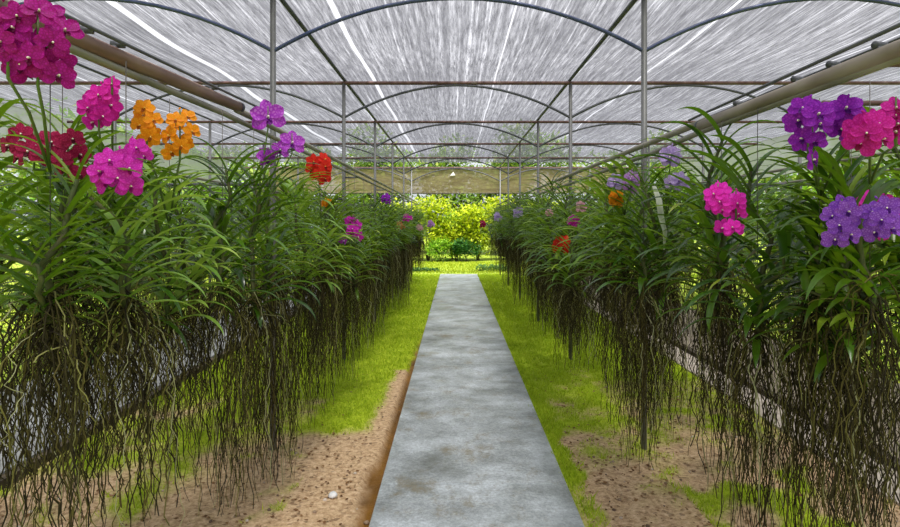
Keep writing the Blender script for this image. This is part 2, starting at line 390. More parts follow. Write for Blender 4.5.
def stone_mesh(mb, c, r, seed):
    vs = []; fs = []; nu, nv = 8, 5
    for j in range(nv + 1):
        th = PI * j / nv
        for i in range(nu):
            ph = 2 * PI * i / nu
            d = Vector((math.sin(th) * math.cos(ph), math.sin(th) * math.sin(ph), math.cos(th) * .7))
            k = r * (1 + .28 * noise.noise(d * 1.7 + Vector((seed, 0, 0))))
            vs.append(Vector(c) + d * k)
    for j in range(nv):
        for i in range(nu): fs.append((j * nu + i, j * nu + (i + 1) % nu, (j + 1) * nu + (i + 1) % nu, (j + 1) * nu + i))
    mb.add(vs, fs)
mb = MB()
for k in range(420):
    sd = R.random() < .5
    x = R.uniform(-2.6, PL - .02) if sd else R.uniform(PR + .03, 2.48); y = R.uniform(2.6, 6.2)
    if turf(x, y) > .6: continue
    stone_mesh(mb, (x, y, gheight(x, y) + .003), R.uniform(.004, .013), k)
mark(mb.build('gravel', M['pebble']), 'small brown and tan pebbles on the bare soil', 'gravel', kind='stuff')
q = P(333, 497, 3.49); mb = MB(); stone_mesh(mb, (0, 0, 0), .028, 77)
mark(link('stone', mb.mesh('stone', M['white_stone']), loc=(q.x, q.y, gheight(q.x, q.y) + .014)), 'pale whitish stone lying on the bare soil left of the path', 'stone')
mb = MB(); stone_mesh(mb, (0, 0, 0), .016, 31)
q = P(372, 502, 3.27)
mark(link('stone', mb.mesh('stone', M['pebble']), loc=(q.x - .03, q.y, gheight(q.x - .03, q.y) + .008)), 'small tan stone in the orange mud gutter beside the path', 'stone')

# ------------------------------------------------------------------ frame of the shade house
FY = [4.22 + 2.69 * k for k in range(6)]
XP = [-1.28, 1.33]; XO = [-3.92, 3.97]
WHERE = ['nearest', 'second nearest', 'third nearest', 'fourth nearest', 'fifth nearest', 'farthest']
ZB = 3.2
for k, y in enumerate(FY):
    for x, sd in zip(XP, ('left', 'right')):
        o = MB().tube([(0, 0, -.05), (0, 0, ZB)], .0205, 10).build('post', M['galv']); o.location = (x, y, 0)
        zz = 2.112 if sd == 'left' else 2.01
        MB().tube([(0, 0, zz), ((-1.1 if sd == 'left' else 1.2) - x, 0, zz)], .009, 8).build('rail_bracket', M['darkpipe'], o)
        mark(o, f'{WHERE[k]} galvanised steel post rising out of the orchids on the {sd} of the path', 'post', 'steel posts along the path')
    for x, sd in zip(XO, ('left', 'right')):
        o = MB().tube([(0, 0, -.05), (0, 0, ZB)], .0205, 10).build('post', M['galv']); o.location = (x, y, 0)
        mark(o, f'steel post far out to the {sd}, mostly hidden behind the hanging orchids', 'post', f'outer steel posts on the {sd}')
    o = MB().tube([(-6.2, 0, 0), (6.2, 0, 0)], .021, 10).build('roof_beam', M['rust']); o.location = (0, y, ZB)
    mark(o, f'{WHERE[k]} rust brown pipe beam running straight across under the shade net', 'beam', 'cross beams of the shade house')
    def arch(xa, xb, lab):
        pts = [((xa + xb) / 2 - (xb - xa) / 2 * math.cos(PI * i / 24), 0, 0) for i in range(25)]
        w = xb - xa; pts = [Vector((p[0], 0, 2.80 + .375 * (1 - ((p[0] - (xa + xb) / 2) / (w / 2)) ** 2))) for p in pts]
        o = MB().tube(pts, .0145, 8).build('roof_arch', M['bluepipe'] if k == 0 else M['darkpipe']); o.location = (0, y, 0)
        mark(o, lab, 'arch', 'arched roof pipes')
    arch(XP[0], XP[1], f'{WHERE[k]} thin {"blue" if k == 0 else "dark"} arched pipe spanning from post to post above the path')
    arch(XO[0], XP[0], f'{WHERE[k]} thin dark arched pipe on the left, outward from the left post')
    arch(XP[1], XO[1], f'{WHERE[k]} thin dark arched pipe on the right, outward from the right post')
for x, sd in zip(XP, ('left', 'right')):
    o = MB().tube([(0, 0, 0), (0, FY[-1] - 1.0, 0)], .018, 10).build('roof_purlin', M['darkpipe']); o.location = (x, 1.0, ZB + .042)
    mark(o, f'long dark roof pipe running lengthwise over the row of {sd} posts', 'roof pipe', 'lengthwise roof pipes')
for x, sd in zip(XO, ('left', 'right')):
    o = MB().tube([(0, 0, 0), (0, FY[-1] - 1.0, 0)], .013, 10).build('roof_purlin', M['darkpipe']); o.location = (x, 1.0, ZB + .042)
    mark(o, f'lengthwise roof pipe far out to the {sd} above the outer bench', 'roof pipe', 'lengthwise roof pipes')

# the shade net in long widths with slits between; sags a little between the frames
edges = [-6.4, -4.4, -2.62, -0.955, 0.47, 2.15, 3.9, 6.4]; gap = [0, .03, .07, .045, .015, .025, .02, 0]
vs = []; fs = []
NY = 90
for i in range(len(edges) - 1):
    xa, xb = edges[i] + gap[i] / 2, edges[i + 1] - gap[i + 1] / 2
    b0 = len(vs); nx = 8
    for j in range(NY + 1):
        y = -3 + (16.6 + 3) * j / NY
        ph = ((y - 4.22) / 2.69) % 1.0
        sag = -.035 * math.sin(PI * ph) ** 2
        for q in range(nx + 1):
            x = xa + (xb - xa) * q / nx
            vs.append((x + .012 * fbm(i * 3.1, y, .8, 2), y, 3.272 + sag + .012 * fbm(x, y, .7, 2, 4.0) + .012))
    for j in range(NY):
        for q in range(nx):
            a = b0 + j * (nx + 1) + q; fs.append((a, a + 1, a + nx + 2, a + nx + 1))
mb = MB(); mb.add(vs, fs); mark(mb.build('ceiling', M['net']), kind='structure')

# grey net hung down the long sides
for nm, x in (('wall_left', -6.25), ('wall_right', 6.25)):
    vs = []; fs = []; nx, nz = 60, 6
    for j in range(nz + 1):
        for i in range(nx + 1):
            y = -1 + 17.5 * i / nx; t = j / nz
            vs.append((x + .05 * fbm(y, t, .8, 2, 7.0) * t, y, 3.25 - .75 * t))
    for j in range(nz):
        for i in range(nx):
            a = j * (nx + 1) + i; fs.append((a, a + 1, a + nx + 2, a + nx + 1))
    mb = MB(); mb.add(vs, fs); mark(mb.build(nm, M['sidenet']), kind='structure')

# brown net across the far end
vs = []; fs = []; nx, nz = 90, 10; za, zb = 2.44, 3.17
for j in range(nz + 1):
    for i in range(nx + 1):
        x = -5.5 + 11.0 * i / nx; t = j / nz
        vs.append((x, 17.72 + .03 * fbm(x, t, 1.2, 2, 2.0) * (1 - t), zb + (za - zb) * t + (.018 * math.sin(x * 2.3) + .012 * fbm(x, 0, 1.1)) * t))
for j in range(nz):
    for i in range(nx):
        a = j * (nx + 1) + i; fs.append((a, a + 1, a + nx + 2, a + nx + 1))
cur = empty('shade_curtain', (0, 0, 0)); mark(cur, 'olive brown net strip hanging across the far end of the shade house', 'net')
mb = MB(); mb.add(vs, fs); mb.build('net_panel', M['curtain'], cur)
MB().tube([(-5.5, 17.72, za + .01), (5.5, 17.72, za + .01)], .012, 6).build('hem_cord', M['wire'], cur)
MB().tube([(-5.5, 17.72, zb), (5.5, 17.72, zb)], .012, 6).build('top_cord', M['wire'], cur)
q = P(453, 174, 17.68)
mb = MB(); mb.add([(-.09, 0, -.05), (.07, 0, -.04), (.01, 0, .07), (-.09, .008, -.05), (.07, .008, -.04), (.01, .008, .07)], [(0, 1, 2), (5, 4, 3), (0, 3, 4, 1), (1, 4, 5, 2), (2, 5, 3, 0)])
o = mb.build('patch', M['mark'], cur, smooth=False); o.location = q; o['label'] = 'small white triangular scrap'  # small white triangle just in front of the net

# ------------------------------------------------------------------ rails that carry the orchids
def zl(y):   # height of the left bench rail
    return np.interp(y, [1.2, 1.93, 2.87, 3.6, 18], [2.085, 2.10, 2.117, 2.112, 2.112]).item()
def zr(y):
    return np.interp(y, [1.2, 2.9, 3.6, 6, 18], [2.045, 2.04, 2.02, 2.0, 2.0]).item()

def rail(name, pts, r, mat, label, cat='rail', group=None):
    o = MB().tube(pts, r, 10).build(name, mat); mark(o, label, cat, group); return o

def thick_pipe(p0, p1, r, mat, label, studs):
    p0, p1 = Vector(p0), Vector(p1); root = empty('thick_pipe', p0); mark(root, label, 'pipe')
    d = p1 - p0; L = d.length; t = d.normalized(); u = t.cross(Vector((0, 0, 1))).normalized(); w = u.cross(t)
    S = 16; prof = [(0, r), (L * .25, r), (L * .5, r * 1.0), (L * .75, r), (L, r), (L, r * .8), (L - .15, r * .8)]
    vs = []; fs = []
    for (s, rr) in prof:
        for k in range(S):
            a = 2 * PI * k / S; vs.append(t * s + (u * math.cos(a) + w * math.sin(a)) * rr)
    for i in range(len(prof) - 1):
        for k in range(S): fs.append((i * S + k, i * S + (k + 1) % S, (i + 1) * S + (k + 1) % S, (i + 1) * S + k))
    fs.append(tuple(range(S))); n = (len(prof) - 1) * S
    mb = MB(); mb.add(vs, fs); mb.add([vs[n + k] for k in range(S)], [tuple(range(S))], 1)
    mb.build('pipe', [mat, M['bore']], root)
    MB().tube([t * (L - .03), t * (L - .004)], r * 1.10, 16).build('end_collar', M['darkpipe'], root)
    for s in studs:           # short stub pipes clamped on top
        b = t * s + w * (r + .010)
        sm = MB(); sm.tube([b - u * .012, b + u * .028 + t * .012], .011, 10); sm.tube([t * s - w * r * .2, t * s + w * (r + .005)], .01, 8)
        sm.build('clamp', M['darkpipe'], root)
    return root
thick_pipe((-1.1, 0.75, 2.09), (-1.1, 3.07, 2.185), .026, M['thick_l'], 'thick weathered brown pipe with open end above the left bench', [.86, 1.02, 1.19, 1.95])
thick_pipe((1.2, 0.75, 2.062), (1.2, 2.95, 2.068), .027, M['thick_r'], 'thick weathered grey pipe with open end above the right bench', [.95, 1.16, 1.36, 1.80])
rail('bench_rail', [(-1.1, y, zl(y)) for y in (.8, 1.93, 2.3, 2.87, 3.6, 8, 17.3)], .0135, M['rail'], 'thin lower rail along the left bench carrying the front orchids', group='rails over the benches')
rail('bench_rail', [(-1.1, 3.02, 2.165), (-1.1, 3.6, 2.172), (-1.1, 17.3, 2.172)], .0165, M['rail'], 'upper rail along the left bench continuing from the open pipe end', group='rails over the benches')
rail('bench_rail', [(1.2, y, zr(y)) for y in (.8, 2.9, 3.6, 6, 17.3)], .0135, M['rail'], 'thin lower rail along the right bench carrying the front orchids', group='rails over the benches')
rail('bench_rail', [(1.2, 2.85, 2.085), (1.2, 6, 2.09), (1.2, 17.3, 2.09)], .0165, M['rail'], 'upper rail along the right bench continuing from the open pipe end', group='rails over the benches')
rail('brace_rod', [(1.17, 1.3, 2.12), (1.17, 2.9, 2.11), (1.17, 3.0, 2.108)], .006, M['darkpipe'], 'thin dark rod lying along the thick grey pipe', 'rod')
rail('brace_rod', [(-1.07, 1.3, 2.155), (-1.07, 3.6, 2.235)], .006, M['darkpipe'], 'thin dark rod lying along the thick brown pipe', 'rod')
BACK = {'left': [-1.66, -2.25, -4.5, -5.1], 'right': [1.76, 2.35, 4.6, 5.2]}
for sd in BACK:
    for x in BACK[sd]:
        z = 1.88 if abs(x) < 3 else 1.72
        rail('bench_rail', [(x, 1.2, z), (x, 17.3, z)], .008, M['rail'], f'thin rail deep in the {sd} benches behind the front orchids', group=f'hidden rails of the {sd} benches')
for xa, y, zz, lab in ((1.2, 1.70, 2.05, 'nearest'), (1.5, 2.45, 2.085, 'second nearest')):
    rail('cross_pipe', [(xa, y, zz), (3.3, y, zz)], .011, M['rust'], f'{lab} thin brown cross pipe running right from the thick grey pipe', 'pipe', 'brown cross pipes on the right')
for k, y in enumerate(FY):
    for i, sd in enumerate(('left', 'right')):
        rail('cross_pipe', [(XP[i], y + .03, 1.865), (XO[i], y + .03, 1.865)], .010, M['darkpipe'], f'dark cross pipe amid the {sd} bench, fixed to the {WHERE[k]} post', 'pipe', 'cross pipes under the rails')

# ------------------------------------------------------------------ orchids
def leaf(mb, base, az, elev, length, width, droop, roll=0.0, segs=11, fold=.30):
    """arching strap leaf with a keel"""
    d_h = Vector((math.cos(az), math.sin(az), 0)); side = Vector((-math.sin(az), math.cos(az), 0))
    p = Vector(base); e = elev; ds = length / segs; vs = []; fs = []
    tw = R.uniform(-.25, .25) + roll
    for i in range(segs + 1):
        t = i / segs
        w = width * .5 * (0.75 + .5 * t if t < .4 else (.95 if t < .62 else .95 * (1 - ((t - .62) / .38) ** 1.6) + .02))
        fwd = d_h * math.cos(e) + Vector((0, 0, math.sin(e))); up = side.cross(fwd) * -1
        up = fwd.cross(side) * -1 if up.z < 0 and abs(e) < PI / 2 else up
        s = side * math.cos(tw * t) + up * math.sin(tw * t)
        f = fold * (1 - .5 * t)
        vs += [p - s * w + up * w * f, p - up * w * f * .5, p + s * w + up * w * f]
        p = p + fwd * ds
        e -= droop / segs * (.35 + 1.3 * t)
    for i in range(segs):
        a = i * 3; fs += [(a, a + 1, a + 4, a + 3), (a + 1, a + 2, a + 5, a + 4)]
    mb.add(vs, fs)

def foliage_variant(k, L, nl, ll, mat, jit, wl=.035):
    """stem with two ranks of leaves along local X, and a shorter side shoot at the foot"""
    st = MB(); fo = MB()
    def fan(org, lean, L, nl, ll, jit, az0, r):
        bend = [org + Vector((R.gauss(0, .012) * i, R.gauss(0, .010) * i, L * i / 5)) + lean * (i / 5) for i in range(6)]
        st.tube(bend, [r, r, r * .95, r * .9, r * .8, r * .5], 8)
        def at(t):
            q = t * 5; i = min(4, int(q)); return bend[i].lerp(bend[i + 1], q - i)
        for i in range(nl):
            t = .02 + .98 * i / (nl - 1)
            az = az0 + (0 if i % 2 else PI) + R.gauss(0, jit)
            el = math.radians(30 + 36 * t ** 1.3 + R.gauss(0, 5)); young = 1 - max(0, (t - .72) / .28) * .42
            leaf(fo, at(t), az, el, ll * R.uniform(.84, 1.1) * young * (.8 + .2 * min(1, t * 4)), wl * R.uniform(.85, 1.12), math.radians(R.uniform(78, 122)))
        return at
    at = fan(Vector((0, 0, 0)), Vector((0, 0, 0)), L, nl, ll, jit, 0, .011)
    a = R.uniform(0, 2 * PI)
    fan(Vector((math.cos(a) * .02, math.sin(a) * .02, R.uniform(-.02, .08))), Vector((math.cos(a), math.sin(a), 0)) * .12, L * R.uniform(.4, .6), int(nl * .5), ll * .78, .3, R.gauss(0, .5), .008)
    for i in range(R.randint(2, 4)):      # limp old leaves at the foot
        leaf(fo, at(.03 * i), R.uniform(0, 2 * PI), math.radians(R.uniform(-25, 15)), ll * R.uniform(.4, .6), .028, math.radians(R.uniform(70, 110)))
    return st.mesh('stem', M['stem']), fo.mesh('foliage', mat)

FOL = []
for k in range(9):
    mat = [M['leaf_deep'], M['leaf_mid'], M['leaf_deep'], M['leaf_mid'], M['leaf_pale'], M['leaf_deep'], M['leaf_mid'], M['leaf_deep'], M['leaf_mid']][k]
    FOL.append(foliage_variant(k, R.uniform(.56, .66), R.choice([30, 32, 34]), R.uniform(.38, .44), mat, .24 if k else .14))
SMALL = [foliage_variant(20 + k, .38, 24, .34, M['leaf_pale'] if k == 0 else M['leaf_mid'], .3, .026) for k in range(2)]

def roots_variant(n, spread, lo=.35):
    mb = MB()
    for i in range(n):
        a = R.uniform(0, 2 * PI); z0 = R.uniform(-.02, .14)
        ln = lo + (1 - lo) * R.random() ** .8
        if R.random() < .12: ln = 1.0
        reach = spread * math.sqrt(R.random()) ; x = y = 0.0
        pts = [Vector((0, 0, z0))]
        segs = 20; vx = math.cos(a) * reach; vy = math.sin(a) * reach
        px, py, pz = 0.0, 0.0, z0; kx = ky = 0.0
        total = ln + z0
        for s in range(1, segs + 1):
            t = s / segs
            f = 1 - (1 - min(1, t * 2.6)) ** 2
            kx = kx * .72 + R.gauss(0, .0095); ky = ky * .72 + R.gauss(0, .0095)
            px = vx * f + kx; py = vy * f + ky
            pz = z0 + (.05 * math.sin(min(1, t * 5) * PI) if i % 3 == 0 else 0) - total * (t ** 1.15) * (.999)
            pts.append(Vector((px, py, pz)))
        r0 = R.uniform(.0014, .0030)
        mb.tube(pts, [r0 * (1 - .35 * i / segs) for i in range(segs + 1)], 4, cap=False)
        if R.random() < .4:       # a forked tip
            b = R.randint(8, 14); q = pts[b].copy(); sub = [q]
            dx, dy = R.gauss(0, .012), R.gauss(0, .012)
            for s in range(6):
                q = q + Vector((dx + R.gauss(0, .006), dy + R.gauss(0, .006), -total / segs * R.uniform(.6, 1.1))); sub.append(q); dx *= .6; dy *= .6
            mb.tube(sub, r0 * .7, 4, cap=False)
    # squiggly tangle round the foot
    for i in range(10):
        a = R.uniform(0, 2 * PI); q = Vector((0, 0, R.uniform(-.02, .15))); pts = [q]
        v = Vector((math.cos(a), math.sin(a), R.uniform(-.6, .2))) * .022
        for s in range(9):
            v = (v + Vector((R.gauss(0, .011), R.gauss(0, .011), R.gauss(0, .010) - .003))).normalized() * .024
            q = q + v; pts.append(q)
        mb.tube(pts, R.uniform(.0016, .0026), 4, cap=False)
    return mb.mesh('roots', M['root'])
DENSE = None
ROOTS = [roots_variant(R.choice([56, 66, 76]), R.uniform(.10, .16)) for k in range(9)]

DENSE = roots_variant(96, .17, .48)
# flowers ---------------------------------------------------------------
def petal(mb, ang, length, width, lift, mi, cup=.10, nu=6, nv=4, base=.04):
    vs = []; fs = []; d = Vector((math.cos(ang), math.sin(ang), 0)); s = Vector((-math.sin(ang), math.cos(ang), 0)); ph = R.uniform(0, 6)
    for i in range(nu + 1):
        u = i / nu; w = width * .5 * (math.sin(PI * min(1, (u * .93 + .07)) ** 1.25) ** .62 if u < 1 else .12)
        for j in range(nv + 1):
            v = -1 + 2 * j / nv
            z = lift * u - cup * u * u * length + .16 * w * v * v + .025 * math.sin(ph + v * 4 + u * 3) * u
            vs.append(d * (base + u * length) + s * (w * v) + Vector((0, 0, z)))
    for i in range(nu):
        for j in range(nv): a = i * (nv + 1) + j; fs.append((a, a + 1, a + nv + 2, a + nv + 1))
    mb.add(vs, fs, mi)

def flower_mesh(mat, lip, eye):
    mb = MB()
    for ang, l, w in ((90, .45, .33), (205, .46, .40), (335, .46, .40)): petal(mb, math.radians(ang), l, w, .01, 0)          # sepals behind
    for ang in (25, 155): petal(mb, math.radians(ang), .45, .39, .07, 0)                                                     # petals
    petal(mb, math.radians(270), .20, .15, .16, 1, cup=.3, nu=4, nv=3)                                                      # lip
    for ang in (240, 300): petal(mb, math.radians(ang), .10, .09, .12, 1, nu=3, nv=2)
    mb.tube([(0, 0, .0), (0, .01, .07), (0, .0, .12)], [.036, .034, .022], 8, mi=2)                                           # column
    mb.tube([(0, 0, -.01), (0, -.05, -.22), (0, -.16, -.5)], [.03, .022, .02], 5, mi=3)                                     # stalk
    return mb.mesh('flower', [mat, lip, eye, M['spike']])

def bud_mesh(mat):
    mb = MB(); mb.tube([(0, 0, 0), (0, 0, .15), (0, 0, .35), (0, 0, .5)], [.02, .11, .12, .02], 8); return mb.mesh('bud', mat)

COLS = {   # petal, vein, light
    'deep_magenta': ((0.40, 0.004, 0.23), (0.22, 0.002, 0.08), (0.55, 0.012, 0.40)),
    'magenta': ((0.72, 0.012, 0.42), (0.55, 0.008, 0.26), (0.80, 0.035, 0.55)),
    'bright_magenta': ((0.72, 0.02, 0.56), (0.55, 0.01, 0.36), (0.84, 0.08, 0.72)),
    'crimson': ((0.34, 0.004, 0.065), (0.16, 0.002, 0.03), (0.50, 0.02, 0.12)),
    'orange': ((0.92, 0.31, 0.008), (0.60, 0.14, 0.004), (0.95, 0.42, 0.015)),
    'purple': ((0.46, 0.04, 0.62), (0.30, 0.02, 0.46), (0.66, 0.20, 0.78)),
    'red': ((0.75, 0.020, 0.012), (0.45, 0.006, 0.006), (0.90, 0.06, 0.03)),
    'violet': ((0.28, 0.010, 0.48), (0.16, 0.004, 0.32), (0.42, 0.03, 0.62)),
    'pink': ((0.62, 0.008, 0.34), (0.42, 0.004, 0.12), (0.74, 0.03, 0.50)),
    'hot_pink': ((0.84, 0.015, 0.56), (0.66, 0.008, 0.38), (0.92, 0.06, 0.70)),
    'blue_violet': ((0.28, 0.06, 0.62), (0.16, 0.02, 0.42), (0.44, 0.18, 0.78)),
    'lavender': ((0.50, 0.34, 0.74), (0.32, 0.20, 0.58), (0.66, 0.55, 0.85)),
    'mauve': ((0.45, 0.20, 0.58), (0.25, 0.06, 0.36), (0.62, 0.40, 0.72)),
    'pale_pink': ((0.72, 0.36, 0.46), (0.55, 0.16, 0.28), (0.84, 0.62, 0.66)),
    'salmon': ((0.76, 0.14, 0.07), (0.5, 0.06, 0.03), (0.85, 0.30, 0.2)),
}
M['eye_white'] = plain('column_white', (0.85, 0.75, 0.70)); M['eye_yellow'] = plain('column_yellow', (0.80, 0.50, 0.08))
FM = {}; BM_ = {}
for c, (a, b, l) in COLS.items():
    pm = petal_mat('petal_' + c, a, b, l); lp = petal_mat('lip_' + c, tuple(x * .6 for x in b), tuple(x * .4 for x in b))
    FM[c] = [flower_mesh(pm, lp, M['eye_yellow' if c in ('orange', 'red', 'salmon') else 'eye_white']) for _ in range(2)]
    BM_[c] = bud_mesh(pm)

WIRE = MB().tube([(0, 0, 0), (0, 0, 1)], .0016, 4).mesh('hanger_wire', M['wire'])

class Kit:
    """one orchid with its parts, copied for every plant"""
    def __init__(s):
        s.root = bpy.data.objects.new('hanging_orchid', None)
        s.parts = {n: bpy.data.objects.new(n, d) for n, d in (('stem', FOL[0][0]), ('foliage', FOL[0][1]), ('roots', ROOTS[0]), ('hanger_wire', WIRE))}
KIT = Kit()

def orchid(x, y, zbase, zrail, label, group=None, fol=None, rz=0.0, size=1.0, rootlen=.9, roots=None):
    r = KIT.root.copy(); COL.objects.link(r); r.location = (x, y, zbase); r.rotation_euler = (0, 0, rz); r.empty_display_size = .1
    mark(r, label, 'orchid', group)
    st, fo = fol if fol else R.choice(FOL)
    for n, d, sc in (('stem', st, (size,) * 3), ('foliage', fo, (size,) * 3), ('roots', roots or R.choice(ROOTS), (1, 1, rootlen)), ('hanger_wire', WIRE, (1, 1, max(.05, zrail - zbase)))):
        c = KIT.parts[n].copy(); c.data = d; COL.objects.link(c); c.parent = r; c.scale = sc
        if n == 'roots': c.rotation_euler = (0, 0, R.uniform(0, 2 * PI))
    return r

def face(d, up_jit=0.0):
    """rotation that turns a flower's face to d with its top up"""
    z = d.normalized(); x = Vector((0, 0, 1)).cross(z)
    x = x.normalized() if x.length > 1e-4 else Vector((1, 0, 0)); y = z.cross(x)
    return (Matrix((x, y, z)).transposed().to_quaternion() @ Quaternion((0, 0, 1), up_jit))

def spike(plant, cen, w, h, n, col, size, root_z=.42, lean=0.0, buds=2):
    """a flower stalk with n flowers filling w by h metres about cen (world)"""
    inv = Vector(plant.location); rz = plant.rotation_euler.z
    c = Matrix.Rotation(-rz, 3, 'Z') @ (Vector(cen) - inv)
    base = Vector((0, 0, root_z)); top = c + Vector((0, 0, h * .42)); low = c - Vector((0, 0, h * .45))
    mid = base.lerp(low, .55) + Vector((0, 0, .03))
    axis = [base, mid, low, c, top]
    o = MB().tube(axis, [.0042, .0040, .0036, .003, .002], 7).build('flower_spike', M['spike'], plant)
    inward = Matrix.Rotation(-rz, 3, 'Z') @ Vector((-.45 if cen[0] > 0 else .45, -1.0, 0.0)).normalized()
    ga = 2.39996; rad = max(.0, (w - size * .9) / 2)
    for i in range(n):
        t = (i + .5) / n; a = i * ga + R.uniform(-.3, .3)
        zz = (t - .5) * max(.0, h - size * .8)
        rr = rad * (.55 + .45 * math.sqrt(max(0, 1 - (2 * t - 1) ** 2)))
        off = Vector((math.cos(a) * rr, math.sin(a) * rr * .75, zz))
        d = (off.normalized() * .55 if off.length > 1e-5 else Vector((0, 0, 0))); d.z *= .3
        d = d + inward * .9 + Vector((R.uniform(-.35, .35), R.uniform(-.2, .2), R.uniform(-.25, .25)))
        f = link('flower', R.choice(FM[col]), o, c + off); sc = size * R.uniform(.88, 1.1)
        f.scale = (sc,) * 3; f.rotation_mode = 'QUATERNION'; f.rotation_quaternion = face(d, R.uniform(-.5, .5))
    for i in range(buds):
        b = link('bud', BM_[col], o, top + Vector((R.uniform(-.012, .012), R.uniform(-.012, .012), -.02 * i)))
        b.scale = (size * .32,) * 3; b.rotation_mode = 'QUATERNION'; b.rotation_quaternion = face(Vector((R.uniform(-1, 1), R.uniform(-1, 1), 1.2)))
    return o

